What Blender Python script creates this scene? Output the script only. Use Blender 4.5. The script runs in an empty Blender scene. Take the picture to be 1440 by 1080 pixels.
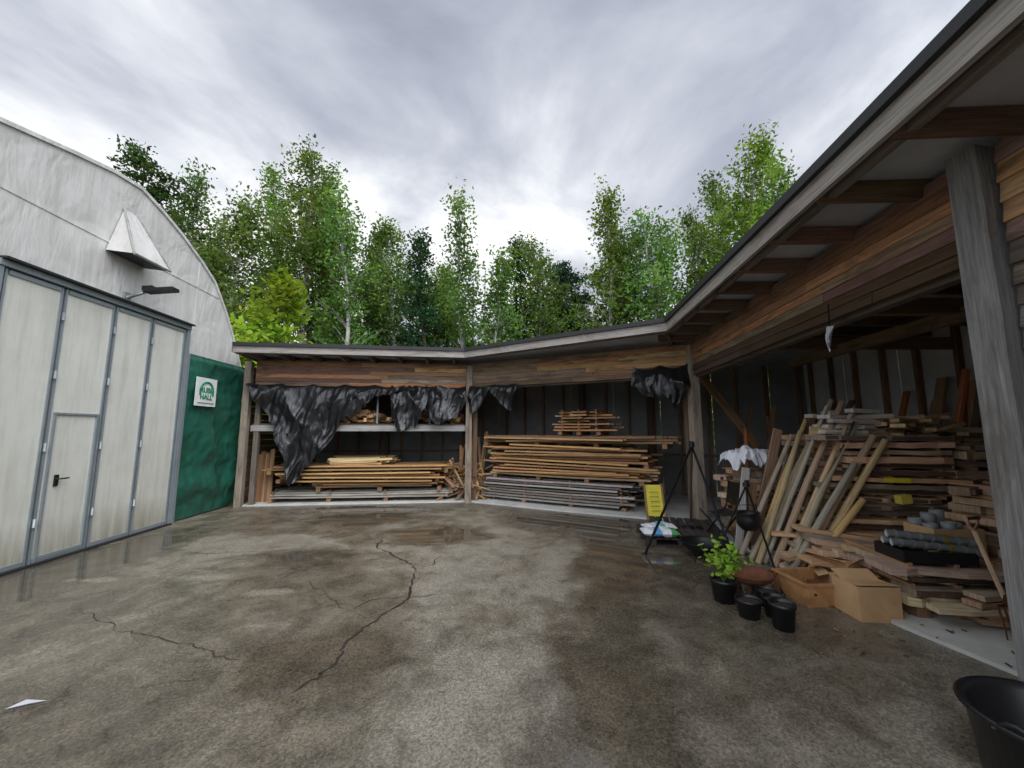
import bpy, math, random
import numpy as np
from mathutils import Vector, Matrix
from mathutils import noise as MN
random.seed(7)
RND=random.Random(11)
U=RND.uniform
scene=bpy.context.scene

# ------------------------------------------------------------------ materials
def nt(name):
    m=bpy.data.materials.new(name); m.use_nodes=True
    t=m.node_tree; t.nodes.clear()
    o=t.nodes.new('ShaderNodeOutputMaterial'); b=t.nodes.new('ShaderNodeBsdfPrincipled')
    t.links.new(b.outputs[0],o.inputs[0])
    return m,t,b,o
def node(t,typ,**k):
    n=t.nodes.new(typ)
    for a,v in k.items(): setattr(n,a,v)
    return n
def noise(t,vec,scale,detail=4,rough=.55,dist=0):
    n=node(t,'ShaderNodeTexNoise'); n.inputs['Scale'].default_value=scale
    n.inputs['Detail'].default_value=detail; n.inputs['Roughness'].default_value=rough
    n.inputs['Distortion'].default_value=dist
    if vec is not None: t.links.new(vec,n.inputs['Vector'])
    return n.outputs['Fac']
def ramp(t,fac,stops,interp='LINEAR'):
    r=node(t,'ShaderNodeValToRGB'); r.color_ramp.interpolation=interp
    els=r.color_ramp.elements
    while len(els)<len(stops): els.new(.5)
    for e,(p,c) in zip(els,stops):
        e.position=p; e.color=(c,c,c,1) if isinstance(c,(int,float)) else (*c,1)
    t.links.new(fac,r.inputs[0]); return r.outputs[0]
def mixc(t,fac,a,b,mode='MIX'):
    m=node(t,'ShaderNodeMix',data_type='RGBA',blend_type=mode)
    if isinstance(fac,(int,float)): m.inputs[0].default_value=fac
    else: t.links.new(fac,m.inputs[0])
    for i,x in ((6,a),(7,b)):
        if isinstance(x,(tuple,list)): m.inputs[i].default_value=(*x[:3],1)
        else: t.links.new(x,m.inputs[i])
    return m.outputs[2]
def math_(t,op,a,b=None,clamp=False):
    m=node(t,'ShaderNodeMath',operation=op); m.use_clamp=clamp
    for i,x in enumerate((a,b)):
        if x is None: continue
        if isinstance(x,(int,float)): m.inputs[i].default_value=x
        else: t.links.new(x,m.inputs[i])
    return m.outputs[0]
def mapping(t,vec,scale=(1,1,1),loc=(0,0,0),rot=(0,0,0)):
    m=node(t,'ShaderNodeMapping'); m.inputs['Scale'].default_value=scale
    m.inputs['Location'].default_value=loc; m.inputs['Rotation'].default_value=rot
    t.links.new(vec,m.inputs['Vector']); return m.outputs[0]
def bump(t,b,h,strength=.4,dist=.01):
    n=node(t,'ShaderNodeBump'); n.inputs['Strength'].default_value=strength
    n.inputs['Distance'].default_value=dist
    t.links.new(h,n.inputs['Height']); t.links.new(n.outputs[0],b.inputs['Normal'])
    return n

def wood_mat(name,rough=.8,stain=.6,stain_col=(.03,.024,.02),grain=.55,stain_lo=.5,stain_hi=.68):
    m,t,b,o=nt(name)
    at=node(t,'ShaderNodeAttribute',attribute_name='Col')
    uv=node(t,'ShaderNodeUVMap'); uv.uv_map='UVMap'
    g=noise(t,mapping(t,uv.outputs[0],(1.3,38,1)),1.6,5,.65,.4)
    g2=noise(t,mapping(t,uv.outputs[0],(5,150,1)),1.2,2,.6)
    col=mixc(t,1,at.outputs['Color'],ramp(t,g,[(.25,1-grain),(.7,1.15)]),'MULTIPLY')
    col=mixc(t,.6,col,ramp(t,g2,[(.3,.7),(.65,1.1)]),'MULTIPLY')
    s=noise(t,mapping(t,uv.outputs[0],(1.1,4.5,1)),1.4,4,.7,.8)
    sm=math_(t,'MULTIPLY',ramp(t,s,[(stain_lo,0.),(stain_hi,1.)]),stain)
    col=mixc(t,sm,col,stain_col)
    t.links.new(col,b.inputs['Base Color']); b.inputs['Roughness'].default_value=rough
    b.inputs['Specular IOR Level'].default_value=.25
    bump(t,b,g,.5,.006)
    return m
def plain(name,col,rough=.6,metal=0,var=.25,scale=6,bmp=.1,dirt=None,useattr=False,spec=.5):
    m,t,b,o=nt(name)
    tc=node(t,'ShaderNodeTexCoord')
    n=noise(t,tc.outputs['Object'],scale,5,.6)
    base=col
    if useattr:
        at=node(t,'ShaderNodeAttribute',attribute_name='Col'); base=at.outputs['Color']
    c=mixc(t,1,base,ramp(t,n,[(.25,1-var),(.75,1+var*.4)]),'MULTIPLY')
    if dirt:
        n2=noise(t,tc.outputs['Object'],scale*.4,6,.7,.5)
        c=mixc(t,ramp(t,n2,[(.45,0.),(.7,1.)]),c,dirt)
    t.links.new(c,b.inputs['Base Color'])
    b.inputs['Roughness'].default_value=rough; b.inputs['Metallic'].default_value=metal
    b.inputs['Specular IOR Level'].default_value=spec
    if bmp: bump(t,b,n,bmp,.01)
    return m
M={}
M['wood']=wood_mat('sawn_wood',.75,.35,(.16,.10,.06))
M['clad']=wood_mat('weathered_cladding',.85,.8,(.085,.055,.038),.6,.48,.68)
M['beam']=wood_mat('grey_timber',.85,.6,(.095,.072,.054),.55)
M['dark']=wood_mat('dark_timber',.85,.5,(.022,.016,.012),.5)
M['black']=plain('black_metal',(.012,.012,.013),.45,.3)
M['plastic']=plain('black_plastic',(.012,.012,.013),.38)
M['rust']=plain('rusty_steel',(.20,.07,.028),.8,.1,.5,9,.3,(.06,.025,.015))
M['alu']=plain('aluminium',(.30,.35,.37),.45,.4,.15,3)
M['galv']=plain('galvanised',(.36,.40,.41),.4,.6,.3,8)
M['card']=plain('cardboard',(.54,.34,.17),.85,0,.2,5,.05,(.40,.24,.11))
M['concrete']=plain('concrete_slab',(.60,.60,.56),.8,0,.25,3,.15,(.40,.40,.36))
M['felt']=plain('roof_felt',(.018,.018,.02),.6,0,.3,4)
M['paint']=plain('colour_paint',(1,1,1),.55,0,.2,5,.05,None,True)
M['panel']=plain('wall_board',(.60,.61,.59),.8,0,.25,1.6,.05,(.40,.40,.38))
M['panel_shaded']=plain('wall_board_shaded',(.22,.225,.22),.8,0,.3,1.6,.05,(.12,.12,.115))  # same pale board, with the dim interior's shade put into its colour
M['soffit']=plain('soffit_sheet',(.48,.50,.53),.6,0,.3,1.3,.05,(.30,.31,.33))
M['soil']=plain('soil',(.03,.02,.013),.95,0,.5,30,.6)

def pvc(name,col,stain,rough=.42):
    m,t,b,o=nt(name); tc=node(t,'ShaderNodeTexCoord')
    w=noise(t,mapping(t,tc.outputs['Object'],(1,1.1,.9)),1.0,3,.5,1.1)
    w2=noise(t,mapping(t,tc.outputs['Object'],(1,3,.5)),2.2,5,.65,.4)
    streak=noise(t,mapping(t,tc.outputs['Object'],(9,9,.7)),1.2,5,.7)
    c=mixc(t,ramp(t,w2,[(.45,0.),(.85,.7)]),col,stain)
    c=mixc(t,ramp(t,streak,[(.50,0.),(.85,.6)]),c,stain)
    t.links.new(c,b.inputs['Base Color']); b.inputs['Roughness'].default_value=rough
    h=math_(t,'ADD',w,math_(t,'MULTIPLY',w2,.2)); bump(t,b,h,.45,.16)
    return m
M['pvcw']=pvc('white_pvc',(.62,.62,.59),(.42,.41,.36))
M['pvcg']=pvc('green_pvc',(.014,.10,.065),(.035,.12,.09),.35)
def doorm():
    m,t,b,o=nt('door_panel'); tc=node(t,'ShaderNodeTexCoord')
    sep=node(t,'ShaderNodeSeparateXYZ'); t.links.new(tc.outputs['Object'],sep.inputs[0])
    n=noise(t,mapping(t,tc.outputs['Object'],(7,7,.6)),1.3,6,.7)
    n2=noise(t,tc.outputs['Object'],2.5,5,.6)
    c=mixc(t,ramp(t,n2,[(.4,0.),(.8,.6)]),(.63,.64,.575),(.50,.50,.44))
    low=ramp(t,sep.outputs[2],[(.0,1.),(.55,0.)])
    c=mixc(t,math_(t,'MULTIPLY',low,ramp(t,n,[(.3,.3),(.65,1.)])),c,(.21,.19,.12))
    c=mixc(t,ramp(t,n,[(.46,0.),(.85,.65)]),c,(.34,.33,.25))
    t.links.new(c,b.inputs['Base Color']); b.inputs['Roughness'].default_value=.5
    return m
M['door']=doorm()
def tarpm():
    m,t,b,o=nt('black_tarpaulin'); tc=node(t,'ShaderNodeTexCoord')
    n=noise(t,mapping(t,tc.outputs['Object'],(5,5,2.2)),2.2,3,.5,1.0)
    b.inputs['Base Color'].default_value=(.011,.0115,.0125,1)
    b.inputs['Roughness'].default_value=.3; bump(t,b,n,.5,.03)
    return m
M['tarp']=tarpm()
def leafm():
    m,t,b,o=nt('foliage')
    at=node(t,'ShaderNodeAttribute',attribute_name='Col')
    t.nodes.remove(b)
    df=node(t,'ShaderNodeBsdfDiffuse'); t.links.new(at.outputs['Color'],df.inputs[0])
    tr=node(t,'ShaderNodeBsdfTranslucent')
    tc=mixc(t,1,at.outputs['Color'],(1.6,1.6,.7),'MULTIPLY'); t.links.new(tc,tr.inputs[0])
    mx=node(t,'ShaderNodeMixShader'); mx.inputs[0].default_value=.42
    t.links.new(df.outputs[0],mx.inputs[1]); t.links.new(tr.outputs[0],mx.inputs[2]); t.links.new(mx.outputs[0],o.inputs[0])
    return m
M['leaf']=leafm()
M['bark']=plain('bark',(1,1,1),.9,0,.5,5,0,None,True)

def asphaltm():
    m,t,b,o=nt('wet_asphalt'); tc=node(t,'ShaderNodeTexCoord'); P=tc.outputs['Object']
    sep=node(t,'ShaderNodeSeparateXYZ'); t.links.new(P,sep.inputs[0])
    warp=noise(t,P,.9,4,.6)
    big=noise(t,mapping(t,P,(1,.8,1),(0,0,0),(0,0,.5)),.5,7,.6,.7)
    mid=noise(t,P,3.0,6,.66,.4)
    fine=noise(t,P,52,3,.7)
    vor=node(t,'ShaderNodeTexVoronoi'); vor.inputs['Scale'].default_value=90; t.links.new(P,vor.inputs['Vector'])
    def blob(cx,cy,rx,ry):
        mp=mapping(t,P,(1,1,1),(-cx,-cy,0))
        mp2=mapping(t,mp,(1/rx,1/ry,1))
        l=node(t,'ShaderNodeVectorMath',operation='LENGTH'); t.links.new(mp2,l.inputs[0])
        return math_(t,'SUBTRACT',1.0,l.outputs['Value'])
    lx=math_(t,'SUBTRACT',sep.outputs[0],math_(t,'ADD',math_(t,'MULTIPLY',sep.outputs[1],.22),.02))
    lx=math_(t,'ABSOLUTE',math_(t,'ADD',lx,math_(t,'MULTIPLY',math_(t,'SUBTRACT',warp,.5),1.4)))
    wet=math_(t,'MAXIMUM',math_(t,'MULTIPLY',math_(t,'SUBTRACT',.5,lx),.46),-.01)
    def acc(a,v,w): return math_(t,'ADD',a,math_(t,'MULTIPLY',math_(t,'MAXIMUM',v,0.),w))
    for (cx,cy,rx,ry,w) in [(-1.2,6.3,1.1,.7,.42),(-2.6,7.3,1.8,.6,.34),(-5.2,4.6,.9,2.4,.44),(-3.2,8.2,2.6,.7,.34),(2.3,4.6,1.6,2.4,.28),(-1.3,2.9,.8,.6,.34),(1.2,7.2,1.6,.9,.34),(-3.3,2.2,1.6,.7,.22),(-2.6,5.2,.9,.5,.18),(.55,2.3,.5,.8,.16)]:
        wet=acc(wet,blob(cx,cy,rx,ry),w)
    wetv=math_(t,'ADD',wet,math_(t,'ADD',math_(t,'MULTIPLY',big,.85),math_(t,'MULTIPLY',mid,.35)))
    wm=ramp(t,wetv,[(.55,0.),(.64,.55),(.76,1.)])
    pud=ramp(t,wetv,[(.72,0.),(.76,1.)])
    dry=mixc(t,ramp(t,mid,[(.36,0.),(.64,1.)]),(.245,.222,.175),(.165,.147,.112))
    dry=mixc(t,ramp(t,big,[(.42,0.),(.58,.6)]),dry,(.175,.145,.098))
    wetc=mixc(t,ramp(t,mid,[(.36,0.),(.64,1.)]),(.115,.096,.068),(.068,.057,.041))
    c=mixc(t,wm,dry,wetc)
    lp=math_(t,'MAXIMUM',blob(-3.4,4.5,.55,.17),math_(t,'MAXIMUM',blob(-2.5,4.08,.45,.13),blob(-4.5,4.4,.5,.12)))
    lpm=ramp(t,math_(t,'ADD',lp,math_(t,'MULTIPLY',math_(t,'SUBTRACT',mid,.5),3.)),[(.3,0.),(.7,.5)])
    c=mixc(t,lpm,c,(.32,.30,.23))
    c=mixc(t,1,c,ramp(t,vor.outputs['Color'],[(.1,.62),(.9,1.3)]),'MULTIPLY')
    c=mixc(t,1,c,ramp(t,fine,[(.3,.68),(.7,1.32)]),'MULTIPLY')
    t.links.new(c,b.inputs['Base Color'])
    r=mixc(t,wm,(.50,.50,.50),(.17,.17,.17)); r=mixc(t,pud,r,(.025,.025,.025))
    t.links.new(r,b.inputs['Roughness'])
    hb=math_(t,'ADD',fine,math_(t,'MULTIPLY',vor.outputs['Distance'],.6))
    bn=bump(t,b,hb,.5,.005)
    t.links.new(math_(t,'SUBTRACT',.5,math_(t,'MULTIPLY',pud,.485)),bn.inputs['Strength'])
    return m
M['asphalt']=asphaltm()
def grassm():
    m,t,b,o=nt('forest_floor'); tc=node(t,'ShaderNodeTexCoord')
    n=noise(t,tc.outputs['Object'],1.5,6,.7)
    t.links.new(ramp(t,n,[(.3,(.015,.018,.008)),(.55,(.03,.05,.015)),(.8,(.06,.07,.03))]),b.inputs['Base Color'])
    b.inputs['Roughness'].default_value=.95
    return m
M['grass']=grassm()

# ------------------------------------------------------------------ builder
class B:
    def __init__(s): s.v=[];s.f=[];s.uv=[];s.c=[];s.m=[];s.sm=[];s.mats=[]
    def mi(s,m):
        if m not in s.mats: s.mats.append(m)
        return s.mats.index(m)
    def add(s,vs,fs,uvs,col,m,smooth=False):
        k=len(s.v); s.v+= [tuple(v) for v in vs]; s.c+=[(*col[:3],1)]*len(vs)
        mi=s.mi(m)
        for f,u in zip(fs,uvs):
            s.f.append([k+i for i in f]); s.uv+=u; s.m.append(mi); s.sm.append(smooth)
    def box(s,c,L,W,H,d=(1,0,0),up=(0,0,1),col=(.3,.2,.1),m='wood',seg=1,wob=0,bow=0,hw=0):
        a=Vector(d).normalized(); n=Vector(up).cross(a).normalized(); u=a.cross(n); c=Vector(c)
        vs=[];uo=U(0,50);vo=U(0,50)
        for i in range(seg+1):
            t=i/seg; l=(t-.5)*L; w1=W/2+U(-wob,wob); w2=W/2+U(-wob,wob)
            o=u*(bow*math.sin(t*math.pi)+(U(-hw,hw) if hw else 0))
            for (x,y) in ((-w1,-H/2),(w2,-H/2),(w2,H/2),(-w1,H/2)): vs.append(c+a*l+n*x+u*y+o)
        fs=[];uvs=[]
        per=[0,W,W+H,2*W+H,2*W+2*H]
        for i in range(seg):
            x0=uo+L*i/seg;x1=uo+L*(i+1)/seg
            for j in range(4):
                k=i*4; j2=(j+1)%4
                fs.append((k+j,k+4+j,k+4+j2,k+j2)[::-1])
                uvs.append([(x0,vo+per[j]),(x1,vo+per[j]),(x1,vo+per[j+1]),(x0,vo+per[j+1])][::-1])
        fs.append((0,1,2,3)[::-1]); uvs.append([(uo,vo),(uo,vo+W),(uo+.1,vo+W),(uo+.1,vo)])
        k=seg*4; fs.append((k,k+1,k+2,k+3)); uvs.append([(uo,vo),(uo,vo+W),(uo+.1,vo+W),(uo+.1,vo)])
        s.add(vs,fs,uvs,col,m)
    def beam(s,p0,p1,W,H,up=(0,0,1),**k):
        p0=Vector(p0);p1=Vector(p1); s.box((p0+p1)/2,(p1-p0).length,W,H,p1-p0,up,**k)
    def tube(s,pts,rad,n=8,col=(.2,.2,.2),m='black',cap=True,smooth=True):
        pts=[Vector(p) for p in pts]
        if isinstance(rad,(int,float)): rad=[rad]*len(pts)
        vs=[];fs=[];uvs=[];vo=U(0,40)
        for i,p in enumerate(pts):
            d=(pts[min(i+1,len(pts)-1)]-pts[max(i-1,0)]).normalized()
            ref=Vector((0,0,1)) if abs(d.z)<.9 else Vector((1,0,0))
            x=d.cross(ref).normalized(); y=d.cross(x)
            for j in range(n):
                a=2*math.pi*j/n; vs.append(p+(x*math.cos(a)+y*math.sin(a))*rad[i])
        l=0
        for i in range(len(pts)-1):
            l2=l+(pts[i+1]-pts[i]).length
            for j in range(n):
                j2=(j+1)%n; fs.append((i*n+j,i*n+j2,(i+1)*n+j2,(i+1)*n+j))
                w=rad[i]*6.28/n
                uvs.append([(l,vo+j*w),(l,vo+(j+1)*w),(l2,vo+(j+1)*w),(l2,vo+j*w)])
            l=l2
        if cap:
            for k in (0,(len(pts)-1)*n):
                fs.append(tuple(range(k,k+n))); uvs.append([(vo+.01*j,vo) for j in range(n)])
        s.add(vs,fs,uvs,col,m,smooth)
    def lathe(s,c,prof,n=28,col=(.02,.02,.02),m='plastic',sx=1,sy=1):
        vs=[];fs=[];uvs=[];c=Vector(c)
        for r,z in prof:
            for j in range(n):
                a=2*math.pi*j/n; vs.append(c+Vector((r*math.cos(a)*sx,r*math.sin(a)*sy,z)))
        for i in range(len(prof)-1):
            for j in range(n):
                j2=(j+1)%n; fs.append((i*n+j,i*n+j2,(i+1)*n+j2,(i+1)*n+j)); uvs.append([(j/n,i),(j2/n,i),(j2/n,i+1),(j/n,i+1)])
        s.add(vs,fs,uvs,col,m,True)
    def poly(s,pts,col=(.3,.3,.3),m='wood'):
        s.add(pts,[tuple(range(len(pts)))],[[(p[0],p[1]) for p in pts]],col,m)
    def grid(s,fn,nu,nv,col=(.02,.02,.02),m='tarp',smooth=True,skip=None):
        vs=[];fs=[];uvs=[]
        for i in range(nu+1):
            for j in range(nv+1): vs.append(fn(i/nu,j/nv))
        for i in range(nu):
            for j in range(nv):
                if skip and skip(i/nu,j/nv): continue
                k=i*(nv+1)+j; fs.append((k,k+nv+1,k+nv+2,k+1)); uvs.append([(i/nu,j/nv)]*4)
        s.add(vs,fs,uvs,col,m,smooth)
    def obj(s,name,parent=None,origin=True):
        me=bpy.data.meshes.new(name)
        vs=np.array([tuple(v) for v in s.v])
        o0=np.zeros(3)
        if origin and parent is None:
            o0=np.array([(vs[:,0].min()+vs[:,0].max())/2,(vs[:,1].min()+vs[:,1].max())/2,vs[:,2].min()])
        me.from_pydata([tuple(v) for v in (vs-o0)],[],s.f)
        for m in s.mats: me.materials.append(M[m])
        me.polygons.foreach_set('material_index',s.m); me.polygons.foreach_set('use_smooth',s.sm)
        uvl=me.uv_layers.new(name='UVMap'); uvl.data.foreach_set('uv',[x for u in s.uv for x in u])
        ca=me.color_attributes.new('Col','FLOAT_COLOR','POINT'); ca.data.foreach_set('color',[x for c in s.c for x in c])
        me.update()
        o=bpy.data.objects.new(name,me); o.location=o0; scene.collection.objects.link(o)
        if parent: o.parent=parent
        return o
def empty(name,loc=(0,0,0)):
    e=bpy.data.objects.new(name,None); scene.collection.objects.link(e); e.empty_display_size=.3; return e
def V(*a): return Vector(a)
def var(c,a=.2,h=.08):
    k=1+U(-a,a); return tuple(max(0,min(.85,x*k*(1+U(-h,h)))) for x in c)

# ------------------------------------------------------------------ frames of the shed
A=V(-5.78,8.5,0); Bp=V(-1.0,9.05,0); C=V(3.24,6.85,0); D=V(2.74,2.08,0)
dCD=(D-C).normalized(); E=D+dCD*6.0
PL=[A,Bp,C,E]
FRONT=[V(-5.62,7.68,0),V(-1.02,8.27,0),V(2.47,5.99,0),None]
FRONT[3]=V(1.93,1.385,0)+dCD*6.0
def inn(a,b):
    d=(b-a).normalized(); return V(-d.y,d.x,0)
def offp(i,d):
    if i==0: return PL[0]+inn(PL[0],PL[1])*d
    if i==3: return PL[3]+inn(PL[2],PL[3])*d
    n1=inn(PL[i-1],PL[i]);n2=inn(PL[i],PL[i+1]); n=(n1+n2).normalized()
    return PL[i]+n*(d/n.dot(n1))
def frp(i,off):
    n=inn(FRONT[max(i-1,0)],FRONT[max(i-1,0)+1])
    if 0<i<3: n=(n+inn(FRONT[i],FRONT[i+1])).normalized()
    return FRONT[i]+n*off
class Fr:
    def __init__(s,a,b): s.o=a; s.d=(b-a).normalized(); s.n=V(-s.d.y,s.d.x,0); s.L=(b-a).length
    def p(s,x,d,z): return s.o+s.d*x+s.n*d+V(0,0,z)
F1=Fr(A,Bp);F2=Fr(Bp,C);F3=Fr(C,E)
SD=(D-C).length
DEP=3.4; ZF=3.30; SL=.04
def rz(d): return ZF-SL*(d+.75)
shed=empty('timber_shed')

# roof
b=B()
for i in range(3):
    f0=FRONT[i];f1=FRONT[i+1];k0=offp(i,DEP);k1=offp(i+1,DEP)
    for z,m in ((.0,'soffit'),(.05,'felt')):
        b.poly([f0+V(0,0,ZF+z),f1+V(0,0,ZF+z),k1+V(0,0,rz(DEP)+z),k0+V(0,0,rz(DEP)+z)],m=m)
b.obj('roof_sheet',shed)
b=B()
for i in range(3):
    f0=FRONT[i];f1=FRONT[i+1]
    b.beam(f0+V(0,0,ZF-.055),f1+V(0,0,ZF-.055),.035,.14,col=(.40,.37,.33),m='beam',seg=8)
    g0=frp(i,-.03);g1=frp(i+1,-.03)
    b.beam(g0+V(0,0,ZF+.045),g1+V(0,0,ZF+.045),.06,.07,m='felt')
    g0=frp(i,.10);g1=frp(i+1,.10)
    b.beam(g0+V(0,0,ZF-.085),g1+V(0,0,ZF-.085),.05,.10,col=(.22,.18,.15),m='beam',seg=8)
b.beam(FRONT[0]+V(-.02,0,ZF-.03),offp(0,DEP)+V(-.02,0,rz(DEP)-.03),.03,.17,col=(.26,.25,.24),m='beam')
b.obj('fascia',shed)
b=B()
for F,i in ((F1,0),(F2,1),(F3,2)):
    x=.25
    while x<F.L-.08:
        a=FRONT[i];e=FRONT[i+1]; dd=(e-a).normalized(); nn=V(-dd.y,dd.x,0)
        q=F.p(x,0,0); den=F.n.dot(nn); dist=(a-q).dot(nn)/den
        d0=dist+.03
        if i==1:
            a2=FRONT[2];d2=(FRONT[3]-a2).normalized();n2=V(-d2.y,d2.x,0)
            s_=(q+F.n*d0-a2).dot(n2)
            if s_<.03 and abs(F.n.dot(n2))>.01: d0=d0+(.06-s_)/F.n.dot(n2)
        d1=DEP-.05
        if i==1 and x>F.L-.1: d1=.2
        b.beam(F.p(x,d0,ZF-.07-SL*(d0+.75)),F.p(x,d1,rz(d1)-.07),.055,.13,col=var((.18,.115,.075) if i else (.2,.16,.13)),m='dark')
        x+=.6
b.obj('rafters',shed)

# posts
b=B()
def post(p,w=.13,h=3.12,col=(.36,.30,.235)):
    b.box(V(p.x,p.y,h/2),h,w,w,(0,0,1),(1,.15,0),col=col,m='beam',seg=10,wob=.003)
post(A+V(-.02,-.04,0)); post(A+V(.18,.08,0),.1,3.1,(.2,.17,.14)); post(Bp+V(0,-.05,0),.14); post(Bp+V(.13,.12,0),.1,3.0,(.24,.15,.09))
post(C+V(-.03,-.03,0),.15); post(C+V(.02,.3,0),.12,3.0,(.2,.13,.08)); post(D+V(-.08,0,0),.14,3.2,(.23,.225,.215))
for F,xs in ((F1,(0.1,2.4,4.7)),(F2,(1.8,3.6))):
    for x in xs: p=F.p(x,2.9,0); post(p,.1,2.9,(.16,.11,.08))
b.obj('posts',shed)

# cladding band
b=B()
ctint=[(.42,.22,.11),(.50,.29,.15),(.31,.20,.13),(.36,.27,.20),(.24,.16,.11),(.56,.33,.17)]
def clad(F,x0,x1,z0,z1,bh=.115,th=.022,off=-.03,tints=ctint,dark_low=False,mat='clad'):
    z=z0;r=0
    while z<z1-.02:
        x=x0
        while x<x1-.05:
            xe=min(x1,x+U(1.6,3.6)); 
            if x1-xe<.5: xe=x1
            c=var(RND.choice(tints),.35,.12)
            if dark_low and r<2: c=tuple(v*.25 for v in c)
            p0=F.p(x+.003,off+U(-.004,.004),z+bh/2); p1=F.p(xe-.003,off+U(-.004,.004),z+bh/2)
            b.beam(p0,p1,th,bh+.012,up=(F.n*.16*1+V(0,0,1)),col=c,m=mat,seg=max(2,int((xe-x)/.4)),hw=.004)
            x=xe
        z+=bh;r+=1
def bandm(F,x0,x1,zb=2.60,zt=3.14,**k):
    clad(F,x0,x1,zb,zt,.09,**k)
    b.beam(F.p(x0,.06,zb+.04),F.p(x1,.06,zb+.04),.09,.16,col=(.13,.10,.07),m='dark')
    b.beam(F.p(x0,.06,zt+.0),F.p(x1,.06,zt+.0),.09,.1,col=(.18,.17,.16),m='beam')
bandm(F1,.12,F1.L-.08); bandm(F2,.08,F2.L-.1)
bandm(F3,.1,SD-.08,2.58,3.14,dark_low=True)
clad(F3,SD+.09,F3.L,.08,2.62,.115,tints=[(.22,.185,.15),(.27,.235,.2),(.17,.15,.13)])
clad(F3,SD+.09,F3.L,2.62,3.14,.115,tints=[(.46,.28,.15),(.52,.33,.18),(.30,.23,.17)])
b.obj('cladding',shed)

# back wall
b=B()
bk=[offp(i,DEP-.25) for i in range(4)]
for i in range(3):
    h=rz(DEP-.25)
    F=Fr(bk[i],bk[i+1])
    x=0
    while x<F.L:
        xe=min(F.L,x+1.2); b.beam(F.p(x+.004,0,h/2),F.p(xe-.004,0,h/2),.02,h,col=(1,1,1),m='panel' if i==2 else 'panel_shaded'); x=xe
    x=.3
    while x<F.L:
        b.beam(F.p(x,-.06,0),F.p(x,-.06,h-.05),.06,.07,up=tuple(F.n),col=var((.26,.15,.085)),m='dark'); x+=.62
    for z in (1.0,): b.beam(F.p(0,-.05,z),F.p(F.L,-.05,z),.05,.06,col=(.2,.13,.09),m='dark')
Fs=Fr(A+V(-.08,.15,0),A+V(-.45,3.2,0))
z=.05
while z<3.0:
    b.beam(Fs.p(0,0,z+.07),Fs.p(Fs.L,0,z+.07),.022,.14,col=var((.17,.12,.08)),m='dark'); z+=.15
Fq=Fr(F3.p(SD+.12,.1,0),F3.p(SD+.12,3.15,0))
z=.05
while z<3.0:
    b.beam(Fq.p(0,0,z+.07),Fq.p(Fq.L,0,z+.07),.022,.14,col=var((.18,.14,.1)),m='dark'); z+=.15
b.obj('back_wall',shed)

# interior frame: braces and shelf
b=B()
b.beam(C+V(.35,.7,2.85),C+V(1.6,.9,1.3),.08,.12,col=(.38,.23,.12),m='dark')
b.beam(F3.p(2.4,3.0,2.4),F3.p(3.5,3.0,1.3),.06,.1,col=(.2,.13,.08),m='dark')
for x in (1.2,2.9,4.6): 
    b.beam(F3.p(x,.1,2.88),F3.p(x,3.1,2.82),.09,.16,col=(.22,.14,.09),m='dark')
b.beam(F3.p(.1,1.6,2.76),F3.p(4.8,1.6,2.76),.09,.14,col=(.24,.16,.1),m='dark')
b.beam(F3.p(2.55,3.0,1.65),F3.p(4.7,3.0,1.6),.05,.1,col=(.28,.19,.11),m='dark')
b.obj('braces',shed)
b=B()
b.beam(F1.p(.08,.02,1.66),F1.p(F1.L-.08,.02,1.66),.05,.13,col=(.42,.41,.39),m='beam',seg=8)
b.beam(F1.p(.08,1.5,1.66),F1.p(F1.L-.08,1.5,1.66),.05,.13,col=(.17,.13,.1),m='dark')
for k in range(10):
    d=.1+k*.15
    b.beam(F1.p(.1,d,1.745),F1.p(F1.L-.1,d,1.745),.14,.03,col=var((.18,.14,.1)),m='dark')
for x in (1.85,2.72,3.9): 
    b.tube([F1.p(x,.1,1.77),F1.p(x,.1,2.62)],.022,8,m='alu')
b.obj('shelf',shed)

# concrete slab
b=B()
sl=[A+V(0,.0,0),Bp+V(0,-.02,0),V(1.0,7.98,0),V(2.9,7.1,0),V(3.12,6.6,0),V(3.16,5.3,0),V(3.18,4.4,0),V(3.18,3.4,0),V(3.32,2.75,0),V(3.25,-3.6,0)]
bkp=[offp(3,DEP),offp(2,DEP),offp(1,DEP),offp(0,DEP)]
top=[p+V(0,0,.03) for p in sl]+[p+V(0,0,.03) for p in bkp]
b.poly([tuple(p) for p in top],m='concrete')
for i in range(len(sl)-1):
    b.poly([sl[i]+V(0,0,-.02),sl[i+1]+V(0,0,-.02),sl[i+1]+V(0,0,.03),sl[i]+V(0,0,.03)],m='concrete')
b.obj('concrete_floor',shed)

# ------------------------------------------------------------------ ground
b=B()
def hg(x,y):
    q=max(y-13.2,x-8.5)
    t=min(1,max(0,q/14)); return -.006+(5.0*t*t*(3-2*t) if q>0 else 0)+(.0 if q<0 else .3*math.sin(x*.7)*math.sin(y*.5)*t)
xs=sorted(set([-300,-200,-120,-80]+list(range(-60,62,2))+[80,120,200,300]))
vs=[(x,y,hg(x,y)) for x in xs for y in xs]
n=len(xs); fs=[(i*n+j,(i+1)*n+j,(i+1)*n+j+1,i*n+j+1) for i in range(n-1) for j in range(n-1)]
b.add(vs,fs,[[(0,0)]*4]*len(fs),(1,1,1),'grass',True)
b.obj('ground',None,False)
b=B(); b.poly([(-30,-30,0),(8.2,-30,0),(8.2,12.9,0),(-30,12.9,0)],m='asphalt'); b.obj('asphalt_yard',None,False)
M['crack']=plain('crack_dirt',(.024,.019,.014),.6,0,.5,14)
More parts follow.
